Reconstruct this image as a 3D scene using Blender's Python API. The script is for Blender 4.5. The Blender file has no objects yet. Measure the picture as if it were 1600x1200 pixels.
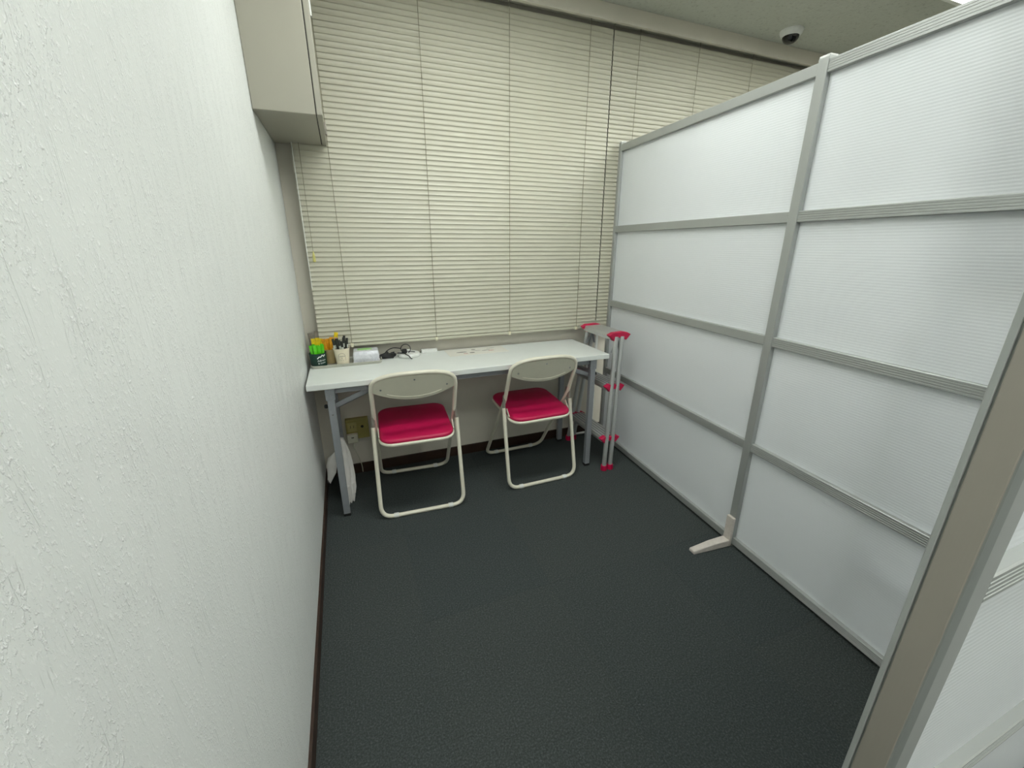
import bpy, bmesh, math, random
from mathutils import Vector, Matrix
random.seed(7)
SC = bpy.context.scene
COL = SC.collection

# ------------------------------------------------------------------ camera
IMG_W, FOCAL_PX = 1600, 648.2
cam_d = bpy.data.cameras.new('camera')
cam = bpy.data.objects.new('camera', cam_d)
COL.objects.link(cam)
cam_d.sensor_fit = 'HORIZONTAL'
cam_d.sensor_width = 36.0
cam_d.lens = FOCAL_PX / IMG_W * 36.0
cam_d.clip_start = 0.02
YAW, PITCH, ROLL = math.radians(21.49), math.radians(-18.41), math.radians(-0.04)
cam.location = (0.2216, -2.3628, 1.2791)
cam.rotation_euler = (Matrix.Rotation(-YAW, 3, 'Z') @ Matrix.Rotation(math.pi / 2 + PITCH, 3, 'X')
                      @ Matrix.Rotation(-ROLL, 3, 'Z')).to_euler()
SC.camera = cam

# ------------------------------------------------------------------ world, exposure
w = bpy.data.worlds.new('night')
SC.world = w
w.use_nodes = True
w.node_tree.nodes['Background'].inputs[0].default_value = (0.02, 0.025, 0.035, 1)
w.node_tree.nodes['Background'].inputs[1].default_value = 0.15
SC.view_settings.view_transform = 'Standard'
SC.view_settings.look = 'None'
SC.view_settings.exposure = 0.95
SC.view_settings.gamma = 1.0
SC.view_settings.use_curve_mapping = False
LAMP = 8.0                      # radiance of the fluorescent diffusers
LAMP_COL = (0.97, 1.0, 0.955)

# room constants (metres): left wall X=0, window wall Y=0, floor Z=0
CEIL = 2.448
RX, RY = 6.35, -6.19

# ------------------------------------------------------------------ material helpers
def lin(r, g, b):
    f = lambda c: ((c / 255 + 0.055) / 1.055) ** 2.4 if c > 10 else c / 255 / 12.92
    return (f(r), f(g), f(b), 1)

class NT:
    def __init__(s, name):
        s.m = bpy.data.materials.new(name)
        s.m.use_nodes = True
        s.t = s.m.node_tree
        s.b = s.t.nodes['Principled BSDF']
        s.out = s.t.nodes['Material Output']
    def n(s, typ, **kw):
        nd = s.t.nodes.new(typ)
        for k, v in kw.items():
            setattr(nd, k, v)
        return nd
    def l(s, a, b):
        s.t.links.new(a, b)
    def coords(s, scale=(1, 1, 1)):
        tc = s.n('ShaderNodeTexCoord')
        mp = s.n('ShaderNodeMapping')
        mp.inputs['Scale'].default_value = scale
        s.l(tc.outputs['Object'], mp.inputs['Vector'])
        return mp.outputs['Vector']
    def noise(s, vec, scale, detail=3, rough=0.5):
        nd = s.n('ShaderNodeTexNoise')
        nd.inputs['Scale'].default_value = scale
        nd.inputs['Detail'].default_value = detail
        nd.inputs['Roughness'].default_value = rough
        s.l(vec, nd.inputs['Vector'])
        return nd.outputs['Fac']
    def ramp(s, fac, stops):
        nd = s.n('ShaderNodeValToRGB')
        el = nd.color_ramp.elements
        while len(el) < len(stops):
            el.new(0.5)
        for e, (p, c) in zip(el, stops):
            e.position = p
            e.color = c
        s.l(fac, nd.inputs['Fac'])
        return nd.outputs['Color']
    def bump(s, h, strength=0.3, dist=0.002):
        nd = s.n('ShaderNodeBump')
        nd.inputs['Strength'].default_value = strength
        nd.inputs['Distance'].default_value = dist
        s.l(h, nd.inputs['Height'])
        s.l(nd.outputs['Normal'], s.b.inputs['Normal'])
        return nd.outputs['Normal']

def plain(name, c, rough=0.5, metal=0.0, var=0.06, vscale=30, bump=0.0, spec=0.5):
    """procedural plain surface: base colour with slight noise variation"""
    k = NT(name)
    v = k.coords()
    f = k.noise(v, vscale, 3)
    lo = tuple(x * (1 - var) for x in c[:3]) + (1,)
    hi = tuple(min(1, x * (1 + var)) for x in c[:3]) + (1,)
    k.l(k.ramp(f, [(0.3, lo), (0.7, hi)]), k.b.inputs['Base Color'])
    k.b.inputs['Roughness'].default_value = rough
    k.b.inputs['Metallic'].default_value = metal
    k.b.inputs['Specular IOR Level'].default_value = spec
    if bump:
        k.bump(k.noise(v, vscale * 6, 2), bump, 0.001)
    return k.m

M = {}
def wallpaper():
    """white vinyl paper: pearly flakes in vertical drifts, sparse vertical scored grooves"""
    k = NT('wallpaper')
    g0 = k.noise(k.coords((1, 1, 0.085)), 85, 1, 0.4)          # elongated contours -> scored lines
    sub = k.n('ShaderNodeMath', operation='SUBTRACT'); sub.inputs[1].default_value = 0.5
    ab = k.n('ShaderNodeMath', operation='ABSOLUTE')
    k.l(g0, sub.inputs[0]); k.l(sub.outputs[0], ab.inputs[0])
    groove = k.ramp(ab.outputs[0], [(0.0, (1, 1, 1, 1)), (0.016, (0, 0, 0, 1))])
    mask = k.ramp(k.noise(k.coords((1, 1, 0.3)), 48, 2), [(0.52, (0, 0, 0, 1)), (0.66, (0.6, 0.6, 0.6, 1))])
    gm = k.n('ShaderNodeMath', operation='MULTIPLY')
    k.l(groove, gm.inputs[0]); k.l(mask, gm.inputs[1])
    fl0 = k.noise(k.coords((1, 1, 0.6)), 240, 3, 0.65)
    flake = k.ramp(fl0, [(0.5, (0, 0, 0, 1)), (0.72, (1, 1, 1, 1))])
    drift = k.ramp(k.noise(k.coords((1, 1, 0.22)), 40, 3, 0.6), [(0.38, (0.15, 0.15, 0.15, 1)), (0.6, (1, 1, 1, 1))])
    fm = k.n('ShaderNodeMath', operation='MULTIPLY')
    k.l(flake, fm.inputs[0]); k.l(drift, fm.inputs[1])
    h = k.n('ShaderNodeMath', operation='SUBTRACT')
    k.l(fm.outputs[0], h.inputs[0]); k.l(gm.outputs[0], h.inputs[1])
    k.bump(h.outputs[0], 0.75, 0.0018)
    k.l(k.ramp(fm.outputs[0], [(0.0, lin(222, 225, 222)), (0.6, lin(240, 242, 240))]), k.b.inputs['Base Color'])
    k.b.inputs['Roughness'].default_value = 0.5
    return k.m
M['wallpaper'] = wallpaper()
M['cream_wall'] = plain('cream_wall', lin(208, 203, 190), 0.75, var=0.03, vscale=8, bump=0.15)
M['ceiling'] = None
def ceil_mat():
    k = NT('ceiling_board')
    v = k.coords((1, 1, 1))
    a = k.noise(v, 55, 4, 0.7)
    vo = k.n('ShaderNodeTexVoronoi')
    vo.inputs['Scale'].default_value = 70
    k.l(v, vo.inputs['Vector'])
    k.l(k.ramp(a, [(0.34, lin(176, 178, 168)), (0.42, lin(194, 197, 187)), (0.8, lin(200, 203, 193))]), k.b.inputs['Base Color'])
    k.bump(a, 0.5, 0.004)
    k.b.inputs['Roughness'].default_value = 0.9
    return k.m
M['ceiling'] = ceil_mat()
def carpet():
    k = NT('carpet')
    v = k.coords()
    a = k.noise(v, 190, 4, 0.8)
    b = k.noise(v, 480, 2, 0.6)
    oi = k.n('ShaderNodeObjectInfo')
    mx = k.n('ShaderNodeMix', data_type='RGBA')
    r1 = k.ramp(a, [(0.25, lin(46, 51, 51)), (0.52, lin(70, 76, 76)), (0.8, lin(112, 119, 117))])
    r2 = k.ramp(a, [(0.25, lin(48, 53, 52)), (0.52, lin(73, 78, 77)), (0.8, lin(114, 121, 118))])
    k.l(oi.outputs['Random'], mx.inputs['Factor'])
    k.l(r1, mx.inputs['A']); k.l(r2, mx.inputs['B'])
    k.l(mx.outputs['Result'], k.b.inputs['Base Color'])
    sm = k.n('ShaderNodeMath', operation='ADD')
    k.l(a, sm.inputs[0]); k.l(b, sm.inputs[1])
    k.bump(sm.outputs[0], 0.8, 0.004)
    k.b.inputs['Roughness'].default_value = 1.0
    k.b.inputs['Specular IOR Level'].default_value = 0.1
    return k.m
M['carpet'] = carpet()
M['brown'] = plain('dark_brown_skirting', lin(50, 32, 22), 0.5, var=0.15, vscale=20)
M['slat'] = plain('cream_slat', lin(190, 188, 170), 0.34, var=0.02, vscale=4)
M['cord'] = plain('cream_cord', lin(140, 136, 116), 0.8)
M['clip'] = plain('cream_clip', lin(226, 222, 196), 0.5)
M['cab'] = plain('beige_steel', lin(156, 153, 140), 0.38, var=0.02, vscale=5)
M['dark'] = plain('dark_gap', lin(40, 38, 34), 0.8)
def alu_mat(name, c, rough, metal=0.55):
    k = NT(name)
    v = k.coords((40, 40, 1))
    a = k.noise(v, 12, 2)
    k.l(k.ramp(a, [(0.3, tuple(x * 0.985 for x in c[:3]) + (1,)), (0.7, c)]), k.b.inputs['Base Color'])
    k.b.inputs['Roughness'].default_value = rough
    k.b.inputs['Metallic'].default_value = metal
    return k.m
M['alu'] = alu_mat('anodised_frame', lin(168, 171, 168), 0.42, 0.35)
M['alu_reflection'] = alu_mat('beige_wall_reflection', lin(158, 152, 142), 0.4, 0.35)  # beige colour paints the room's reflection in the grey aluminium
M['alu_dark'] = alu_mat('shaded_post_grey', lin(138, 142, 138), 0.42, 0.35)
M['alu_bright'] = alu_mat('ladder_aluminium', lin(196, 198, 196), 0.34, 0.6)
M['steel_grey'] = plain('grey_painted_steel', lin(146, 150, 154), 0.42, 0.25, var=0.03)
M['chrome'] = alu_mat('screw_chrome', lin(220, 220, 220), 0.2, 0.9)
M['black'] = plain('black_rubber', lin(22, 22, 23), 0.55)
M['table_top'] = plain('white_melamine', lin(222, 226, 222), 0.38, var=0.02, vscale=9)
M['ivory'] = plain('ivory_paint', lin(226, 222, 204), 0.32, var=0.03)
M['ivory_plastic'] = plain('ivory_plastic', lin(196, 194, 176), 0.5, var=0.02)
M['glide'] = plain('clear_white_glide', lin(226, 228, 222), 0.35)
M['hinge'] = plain('worn_grey_metal', lin(150, 146, 136), 0.45, 0.4, var=0.15)
M['magenta'] = None
def vinyl():
    k = NT('magenta_vinyl')
    v = k.coords()
    a = k.noise(v, 14, 3)
    k.l(k.ramp(a, [(0.3, lin(182, 10, 70)), (0.7, lin(194, 16, 80))]), k.b.inputs['Base Color'])
    k.bump(k.noise(v, 700, 2), 0.15, 0.0006)
    k.b.inputs['Roughness'].default_value = 0.45
    return k.m
M['magenta'] = vinyl()
M['magenta_plastic'] = plain('magenta_plastic', lin(188, 12, 68), 0.4)
M['white_plastic'] = plain('white_plastic', lin(228, 230, 226), 0.35)
M['foot'] = plain('pale_foot_casting', lin(206, 198, 190), 0.5, var=0.06, vscale=60, bump=0.2)
M['olive'] = plain('olive_outlet_box', lin(152, 142, 78), 0.5)
M['ivory_socket'] = plain('yellowed_socket', lin(172, 162, 104), 0.5)
M['tray'] = plain('grey_tray', lin(188, 188, 176), 0.45)
M['cup_green'] = plain('dark_green_cup', lin(18, 56, 46), 0.45)
M['cup_cream'] = plain('cream_paper_cup', lin(222, 214, 190), 0.6)
M['cup_kraft'] = plain('kraft_paper_cup', lin(170, 152, 108), 0.7)
M['ink'] = plain('dark_ink', lin(70, 66, 58), 0.7)
M['white_ink'] = plain('white_ink', lin(225, 232, 228), 0.6)
M['p_lime'] = plain('lime_sachet', lin(84, 196, 22), 0.35, var=0.25, vscale=60)
M['p_yellow'] = plain('yellow_sachet', lin(226, 198, 22), 0.35, var=0.2, vscale=60)
M['p_orange'] = plain('orange_sachet', lin(216, 150, 16), 0.35, var=0.25, vscale=60)
M['p_grey'] = plain('grey_sachet', lin(128, 120, 108), 0.4, var=0.2, vscale=60)
M['p_dark'] = plain('black_stick_sachet', lin(36, 38, 32), 0.35, var=0.4, vscale=80)
M['p_tip'] = plain('white_sachet_tip', lin(214, 220, 208), 0.4)
M['p_pink'] = plain('pink_print', lin(206, 150, 150), 0.5)
def film():
    k = NT('silver_film')
    v = k.coords((1, 1, 1))
    a = k.noise(v, 45, 3, 0.6)
    k.l(k.ramp(a, [(0.3, lin(206, 208, 216)), (0.7, lin(232, 234, 240))]), k.b.inputs['Base Color'])
    k.bump(a, 0.7, 0.006)
    k.b.inputs['Roughness'].default_value = 0.22
    k.b.inputs['Metallic'].default_value = 0.15
    return k.m
M['film'] = film()
M['print_green'] = plain('green_print', lin(126, 196, 74), 0.4, var=0.2, vscale=90)
M['paper'] = plain('white_paper', lin(226, 224, 214), 0.6, var=0.01)
M['blot_grey'] = plain('printed_grey', lin(150, 146, 140), 0.6, var=0.3, vscale=120)
M['blot_dark'] = plain('printed_dark', lin(112, 106, 98), 0.6, var=0.4, vscale=120)
M['blot_pink'] = plain('printed_pink', lin(206, 172, 164), 0.6, var=0.25, vscale=120)
M['cloth'] = plain('white_cloth', lin(222, 220, 216), 0.8, var=0.04, vscale=25, bump=0.3)
M['tag'] = plain('yellow_tag', lin(206, 200, 122), 0.5)
M['glassdark'] = None
def glass():
    k = NT('window_glass')
    v = k.coords()
    f = k.noise(v, 3)
    k.l(k.ramp(f, [(0.3, lin(40, 44, 48)), (0.7, lin(48, 52, 56))]), k.b.inputs['Base Color'])
    k.b.inputs['Roughness'].default_value = 0.04
    k.b.inputs['Transmission Weight'].default_value = 0.9
    k.b.inputs['IOR'].default_value = 1.45
    return k.m
M['glassdark'] = glass()
def black_dome():
    k = NT('smoked_dome')
    v = k.coords()
    f = k.noise(v, 5)
    k.l(k.ramp(f, [(0.3, lin(8, 8, 9)), (0.7, lin(14, 14, 15))]), k.b.inputs['Base Color'])
    k.b.inputs['Roughness'].default_value = 0.08
    return k.m
M['smoke'] = black_dome()
def frosted():
    """twin-wall polycarbonate sheet: white, diffuse, lets blurred light through, fine horizontal ribs"""
    k = NT('frosted_polycarbonate')
    tc = k.n('ShaderNodeTexCoord')
    sx = k.n('ShaderNodeSeparateXYZ')
    k.l(tc.outputs['Object'], sx.inputs[0])
    mu = k.n('ShaderNodeMath', operation='MULTIPLY'); mu.inputs[1].default_value = 2 * math.pi / 0.0085
    k.l(sx.outputs['Z'], mu.inputs[0])
    sn = k.n('ShaderNodeMath', operation='SINE')
    k.l(mu.outputs[0], sn.inputs[0])
    bp = k.n('ShaderNodeBump')
    bp.inputs['Strength'].default_value = 0.22
    bp.inputs['Distance'].default_value = 0.0008
    k.l(sn.outputs[0], bp.inputs['Height'])
    k.l(bp.outputs['Normal'], k.b.inputs['Normal'])
    f = k.noise(k.coords(), 3)
    k.l(k.ramp(f, [(0.3, lin(236, 239, 239)), (0.7, lin(240, 243, 243))]), k.b.inputs['Base Color'])
    k.b.inputs['Roughness'].default_value = 0.38
    tr = k.n('ShaderNodeBsdfTranslucent')
    tr.inputs['Color'].default_value = lin(236, 238, 242)
    rf = k.n('ShaderNodeBsdfRefraction')
    rf.inputs['Color'].default_value = (0.9, 0.92, 0.94, 1)
    rf.inputs['Roughness'].default_value = 0.28
    rf.inputs['IOR'].default_value = 1.08
    m1 = k.n('ShaderNodeMixShader'); m1.inputs[0].default_value = 0.34
    m2 = k.n('ShaderNodeMixShader'); m2.inputs[0].default_value = 0.22
    k.l(k.b.outputs[0], m1.inputs[1]); k.l(tr.outputs[0], m1.inputs[2])
    k.l(m1.outputs[0], m2.inputs[1]); k.l(rf.outputs[0], m2.inputs[2])
    k.l(m2.outputs[0], k.out.inputs['Surface'])
    return k.m
M['frost'] = frosted()
def lamp_mat():
    k = NT('lamp_diffuser')
    f = k.noise(k.coords(), 2)
    k.l(k.ramp(f, [(0.0, LAMP_COL + (1,)), (1.0, LAMP_COL + (1,))]), k.b.inputs['Emission Color'])
    k.b.inputs['Emission Strength'].default_value = LAMP
    return k.m
M['lamp'] = lamp_mat()
M['board'] = plain('lilac_grey_board', lin(78, 74, 98), 0.7)

# ------------------------------------------------------------------ mesh helpers
class MB:
    def __init__(s):
        s.v = []; s.f = []
    def add(s, vs, fs):
        o = len(s.v)
        s.v += [tuple(p) for p in vs]
        s.f += [tuple(i + o for i in f) for f in fs]
        return s
    def box(s, x0, x1, y0, y1, z0, z1):
        vs = [(x, y, z) for z in (z0, z1) for y in (y0, y1) for x in (x0, x1)]
        return s.add(vs, [(0, 2, 3, 1), (4, 5, 7, 6), (0, 1, 5, 4), (2, 6, 7, 3), (0, 4, 6, 2), (1, 3, 7, 5)])
    def bar(s, a, b, wy, wz, up=(0, 0, 1)):
        """rectangular bar from a to b, section wy x wz"""
        a, b = Vector(a), Vector(b)
        d = (b - a).normalized()
        sd = d.cross(Vector(up)).normalized()
        u = sd.cross(d)
        vs = []
        for p in (a, b):
            for i, j in ((-1, -1), (1, -1), (1, 1), (-1, 1)):
                vs.append(p + sd * (i * wy / 2) + u * (j * wz / 2))
        return s.add(vs, [(0, 3, 2, 1), (4, 5, 6, 7), (0, 1, 5, 4), (1, 2, 6, 5), (2, 3, 7, 6), (3, 0, 4, 7)])
    def tube(s, pts, r, n=10, closed=False, flat=1.0):
        pts = [Vector(p) for p in pts]
        N = len(pts)
        tang = []
        for i in range(N):
            if closed:
                t = pts[(i + 1) % N] - pts[i - 1]
            else:
                t = pts[min(i + 1, N - 1)] - pts[max(i - 1, 0)]
            tang.append(t.normalized())
        u = tang[0].orthogonal().normalized()
        vs = []; fs = []
        for i in range(N):
            t = tang[i]
            u = (u - t * u.dot(t)).normalized()
            w_ = t.cross(u)
            rr = r[i] if isinstance(r, (list, tuple)) else r
            for k in range(n):
                a = 2 * math.pi * k / n
                vs.append(pts[i] + u * (math.cos(a) * rr) + w_ * (math.sin(a) * rr * flat))
        M_ = N if closed else N - 1
        for i in range(M_):
            j = (i + 1) % N
            for k in range(n):
                k2 = (k + 1) % n
                fs.append((i * n + k, i * n + k2, j * n + k2, j * n + k))
        if not closed:
            fs.append(tuple(range(n - 1, -1, -1)))
            fs.append(tuple((N - 1) * n + k for k in range(n)))
        return s.add(vs, fs)
    def lathe(s, prof, c=(0, 0, 0), n=24):
        """prof = [(r,z)...] about the vertical axis through c"""
        vs = []; fs = []
        for r, z in prof:
            for k in range(n):
                a = 2 * math.pi * k / n
                vs.append((c[0] + r * math.cos(a), c[1] + r * math.sin(a), c[2] + z))
        for i in range(len(prof) - 1):
            for k in range(n):
                k2 = (k + 1) % n
                fs.append((i * n + k, i * n + k2, (i + 1) * n + k2, (i + 1) * n + k))
        fs.append(tuple(range(n - 1, -1, -1)))
        fs.append(tuple((len(prof) - 1) * n + k for k in range(n)))
        return s.add(vs, fs)
    def prism(s, poly, axis, a, b):
        """poly 2-D outline extruded along axis ('x','y','z') from a to b"""
        def P(p, t):
            return {'x': (t, p[0], p[1]), 'y': (p[0], t, p[1]), 'z': (p[0], p[1], t)}[axis]
        n = len(poly)
        vs = [P(p, a) for p in poly] + [P(p, b) for p in poly]
        fs = [tuple(range(n - 1, -1, -1)), tuple(range(n, 2 * n))]
        fs += [(i, (i + 1) % n, n + (i + 1) % n, n + i) for i in range(n)]
        return s.add(vs, fs)
    def loft(s, rings, cap=True):
        n = len(rings[0])
        vs = [p for r in rings for p in r]; fs = []
        for i in range(len(rings) - 1):
            for k in range(n):
                k2 = (k + 1) % n
                fs.append((i * n + k, i * n + k2, (i + 1) * n + k2, (i + 1) * n + k))
        if cap:
            fs.append(tuple(range(n - 1, -1, -1)))
            fs.append(tuple((len(rings) - 1) * n + k for k in range(n)))
        return s.add(vs, fs)
    def mesh(s, name, smooth=False):
        me = bpy.data.meshes.new(name)
        me.from_pydata(s.v, [], s.f)
        bm = bmesh.new(); bm.from_mesh(me)
        bmesh.ops.recalc_face_normals(bm, faces=bm.faces)
        bm.to_mesh(me); bm.free()
        if smooth:
            for p in me.polygons:
                p.use_smooth = True
        me.update()
        return me
    def build(s, name, mat, parent=None, smooth=False, bevel=0, seg=2, loc=(0, 0, 0)):
        return link(name, s.mesh(name, smooth), mat, parent, bevel, seg, smooth, loc)

def link(name, me, mat, parent=None, bevel=0, seg=2, smooth=False, loc=(0, 0, 0)):
    if mat is not None and not me.materials:
        me.materials.append(M[mat] if isinstance(mat, str) else mat)
    o = bpy.data.objects.new(name, me)
    COL.objects.link(o)
    o.location = loc
    if parent:
        o.parent = parent
    if bevel:
        b = o.modifiers.new('bevel', 'BEVEL')
        b.width = bevel; b.segments = seg; b.limit_method = 'ANGLE'; b.angle_limit = math.radians(40)
        b.harden_normals = False
    if smooth:
        me.set_sharp_from_angle(angle=math.radians(42))
    return o

def thing(name, label, cat, loc=(0, 0, 0), rz=0, group=None):
    o = bpy.data.objects.new(name, None)
    COL.objects.link(o)
    o.empty_display_size = 0.05
    o.location = loc; o.rotation_euler = (0, 0, rz)
    return tag(o, label, cat, group)
def tag(o, label, cat, group=None):
    o['label'] = label; o['category'] = cat
    if group:
        o['group'] = group
    return o
def struct(o, label=None):
    o['kind'] = 'structure'
    if label:
        o['label'] = label
    return o

def fillet(pts, r, seg=6, closed=False):
    pts = [Vector(p) for p in pts]
    out = []
    N = len(pts)
    for i in range(N):
        if not closed and i in (0, N - 1):
            out.append(pts[i]); continue
        p0, p, p1 = pts[i - 1], pts[i], pts[(i + 1) % N]
        a, b = (p0 - p), (p1 - p)
        d = min(r, a.length * 0.49, b.length * 0.49)
        s_, e_ = p + a.normalized() * d, p + b.normalized() * d
        for k in range(seg + 1):
            t = k / seg
            out.append(s_ * (1 - t) ** 2 + p * 2 * t * (1 - t) + e_ * t * t)
    return out

def rrect(cx, cy, sx, sy, r, seg=6):
    """rounded rectangle outline (2-D, counter-clockwise)"""
    out = []
    for qx, qy, a0 in ((1, 1, 0), (-1, 1, 90), (-1, -1, 180), (1, -1, 270)):
        for k in range(seg + 1):
            a = math.radians(a0 + 90 * k / seg)
            out.append((cx + qx * (sx / 2 - r) + r * math.cos(a), cy + qy * (sy / 2 - r) + r * math.sin(a)))
    return out

def text_mesh(body, size):
    cu = bpy.data.curves.new('lettering', 'FONT')
    cu.body = body; cu.size = size; cu.align_x = 'CENTER'; cu.align_y = 'CENTER'
    cu.extrude = 0.0
    o = bpy.data.objects.new('lettering_tmp', cu)
    COL.objects.link(o)
    dg = bpy.context.evaluated_depsgraph_get()
    me = bpy.data.meshes.new_from_object(o.evaluated_get(dg))
    bpy.data.objects.remove(o); bpy.data.curves.remove(cu)
    return me

# ================================================================== THE ROOM
fl = struct(MB().box(0, RX, RY, 0, -0.06, -0.006).build('floor', 'carpet'), 'dark grey carpet tile floor')
xs = [0.0] + [0.35 + 0.5 * i for i in range(13)]
ys = [0.0] + [-0.19 - 0.5 * i for i in range(13)]
tile_cache = {}
for i in range(len(xs) - 1):
    for j in range(len(ys) - 1):
        sx, sy = xs[i + 1] - xs[i], ys[j] - ys[j + 1]
        key = (round(sx, 3), round(sy, 3))
        if key not in tile_cache:
            g = 0.0001
            mb = MB()
            hx, hy = sx / 2 - g, sy / 2 - g
            top = [(-hx + .0008, -hy + .0008, 0), (hx - .0008, -hy + .0008, 0), (hx - .0008, hy - .0008, 0), (-hx + .0008, hy - .0008, 0)]
            mid = [(-hx, -hy, -.0008), (hx, -hy, -.0008), (hx, hy, -.0008), (-hx, hy, -.0008)]
            bot = [(-hx, -hy, -.006), (hx, -hy, -.006), (hx, hy, -.006), (-hx, hy, -.006)]
            mb.loft([bot, mid, top])
            tile_cache[key] = mb.mesh('carpet_tile')
            tile_cache[key].materials.append(M['carpet'])
        o = bpy.data.objects.new('carpet_tile', tile_cache[key])
        COL.objects.link(o)
        o.parent = fl
        o.location = ((xs[i] + xs[i + 1]) / 2, (ys[j] + ys[j + 1]) / 2, 0)

struct(MB().box(-0.1, 0, RY, 0.2, -0.06, CEIL + .1).build('wall_left', 'wallpaper'), 'white wall with embossed vertical-streak wallpaper')
struct(MB().box(RX, RX + 0.1, RY, 0.2, -0.06, CEIL + .1).build('wall_right', 'cream_wall'))
struct(MB().box(-0.1, RX + .1, RY - 0.1, RY, -0.06, CEIL + .1).build('wall_front', 'cream_wall'))
SILL, HEAD = 0.800, 2.40
wb = MB()
wb.box(0, RX, 0, 0.2, -0.06, SILL)
wb.box(0, RX, 0, 0.2, HEAD, CEIL + .1)
wb.box(0, 0.10, 0, 0.2, SILL, HEAD)
wb.box(RX - 0.1, RX, 0, 0.2, SILL, HEAD)
struct(wb.build('wall_back', 'cream_wall'), 'cream painted wall below the window blinds')
struct(MB().box(-0.1, RX + .1, RY - .1, 0.2, CEIL, CEIL + 0.1).build('ceiling', 'ceiling'), 'grey rough-textured ceiling boards')
struct(MB().box(0, RX, -0.010, 0, 0, 0.0594).build('baseboard_back', 'brown'), 'dark brown skirting under the window')
struct(MB().box(0, 0.008, RY, -0.010, 0, 0.060).build('baseboard_left', 'brown'), 'dark brown skirting along the wallpapered wall')
struct(MB().box(0, RX, -0.124, -0.104, 2.376, CEIL).build('trim_1', 'cream_wall', bevel=.002), 'cream pelmet board at the ceiling above the blinds')
struct(MB().box(0.10, RX - .1, 0.0, 0.09, SILL, SILL + 0.010).build('trim_2', 'cream_wall', bevel=.002), 'cream window sill')
# window: frame, mullions and panes
win = struct(thing('window_1', 'night-dark window behind the closed blinds', 'window'))
del win['category']
fr = MB()
WX = [0.10, 1.72, 3.34, 4.96, RX - 0.1]
fr.box(0.10, RX - .1, 0.09, 0.13, SILL, SILL + .05); fr.box(0.10, RX - .1, 0.09, 0.13, HEAD - .05, HEAD)
fr.build('window_frame', 'alu', win)
for x in WX:
    MB().box(max(0.10, x - .02), min(RX - .1, x + .02), 0.088, 0.132, SILL, HEAD).build('mullion', 'alu', win)
for a, b in zip(WX[:-1], WX[1:]):
    MB().box(a + .02, b - .02, 0.107, 0.113, SILL + .05, HEAD - .05).build('pane', 'glassdark', win)

# ================================================================== CEILING LIGHTS
def ceiling_light(cx, cy, label, L=1.22, W=0.30):
    t = thing('ceiling_light', label, 'ceiling light', (cx, cy, CEIL - 0.022), 0, 'recessed office ceiling lights')
    f = MB()
    f.box(-L / 2 - .02, L / 2 + .02, -W / 2 - .02, -W / 2, 0, 0.022)
    f.box(-L / 2 - .02, L / 2 + .02, W / 2, W / 2 + .02, 0, 0.022)
    f.box(-L / 2 - .02, -L / 2, -W / 2, W / 2, 0, 0.022)
    f.box(L / 2, L / 2 + .02, -W / 2, W / 2, 0, 0.022)
    f.build('frame', 'white_plastic', t)
    MB().box(-L / 2, L / 2, -W / 2, W / 2, 0.006, 0.020).build('diffuser', 'lamp', t)
rows = [(-0.95, 'nearest the window'), (-2.45, 'second row from the window'),
        (-3.95, 'third row from the window'), (-5.45, 'row farthest from the window')]
cols = [(0.92, 'above the wallpapered side'), (2.66, 'in the middle column'), (4.58, 'in the far column')]
lights = [(cx, cy, 'rectangular ceiling light %s, %s' % (cl, rl)) for cy, rl in rows for cx, cl in cols]
for a in lights:
    ceiling_light(*a)

# ================================================================== VENETIAN BLINDS
BY = -0.050                      # blind plane
ZT, ZB = 2.402, 0.7785
PITCHZ = 0.0229
def slat_profile():
    # closed slat, lower edge towards the room, slightly cupped
    pts_o, pts_i = [], []
    W_ = 0.0258; tilt = math.radians(83)
    dirv = (-math.cos(tilt), -math.sin(tilt)); nrm = (-math.sin(tilt), math.cos(tilt))
    for k in range(7):
        u = -W_ / 2 + W_ * k / 6
        h = -0.0024 * (1 - (2 * u / W_) ** 2)
        pts_o.append((dirv[0] * u + nrm[0] * (h + .0003), dirv[1] * u + nrm[1] * (h + .0003)))
        pts_i.append((dirv[0] * u + nrm[0] * (h - .0003), dirv[1] * u + nrm[1] * (h - .0003)))
    return pts_o + pts_i[::-1]
PROF = slat_profile()
def blind(x0, x1, cords, label, rail_label=None):
    t = thing('venetian_blind', label, 'blind', ((x0 + x1) / 2, BY, ZB), 0, 'cream venetian blinds on the window wall')
    h = (x1 - x0) / 2
    MB().box(-h, h, -.014, .014, ZT - ZB - .004, ZT - ZB + .02).build('head_rail', 'slat', t, bevel=.002)
    me = MB().prism(PROF, 'x', -h, h).mesh('slat', True)
    me.materials.append(M['slat']); me.set_sharp_from_angle(angle=math.radians(60))
    n = int((ZT - ZB - 0.03) / PITCHZ)
    for i in range(n):
        o = bpy.data.objects.new('slat', me)
        COL.objects.link(o); o.parent = t
        o.location = (0, 0, 0.024 + i * PITCHZ + 0.004)
        o.rotation_euler = (random.uniform(-.012, .012), 0, random.uniform(-.0003, .0003))
    MB().box(-h, h, -.011, .009, -0.004, 0.011).build('bottom_rail', 'slat', t, bevel=.003)
    for c in cords:
        x = c - (x0 + x1) / 2
        MB().tube([(x, -.0125, 0), (x, -.0125, ZT - ZB)], 0.0015, 6).build('ladder_cord', 'cord', t)
        MB().box(x - .007, x + .007, -.016, .011, -.008, .012).build('cord_clip', 'clip', t, bevel=.002)
    return t
b1 = blind(0.067, 1.716, (0.222, 0.670, 1.113, 1.568), 'long cream venetian blind, closed, behind the white folding table')
b2 = blind(1.722, 3.36, (1.880, 2.300, 2.722, 3.2), 'cream venetian blind showing above the far partition screen beside the ceiling camera')
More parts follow.
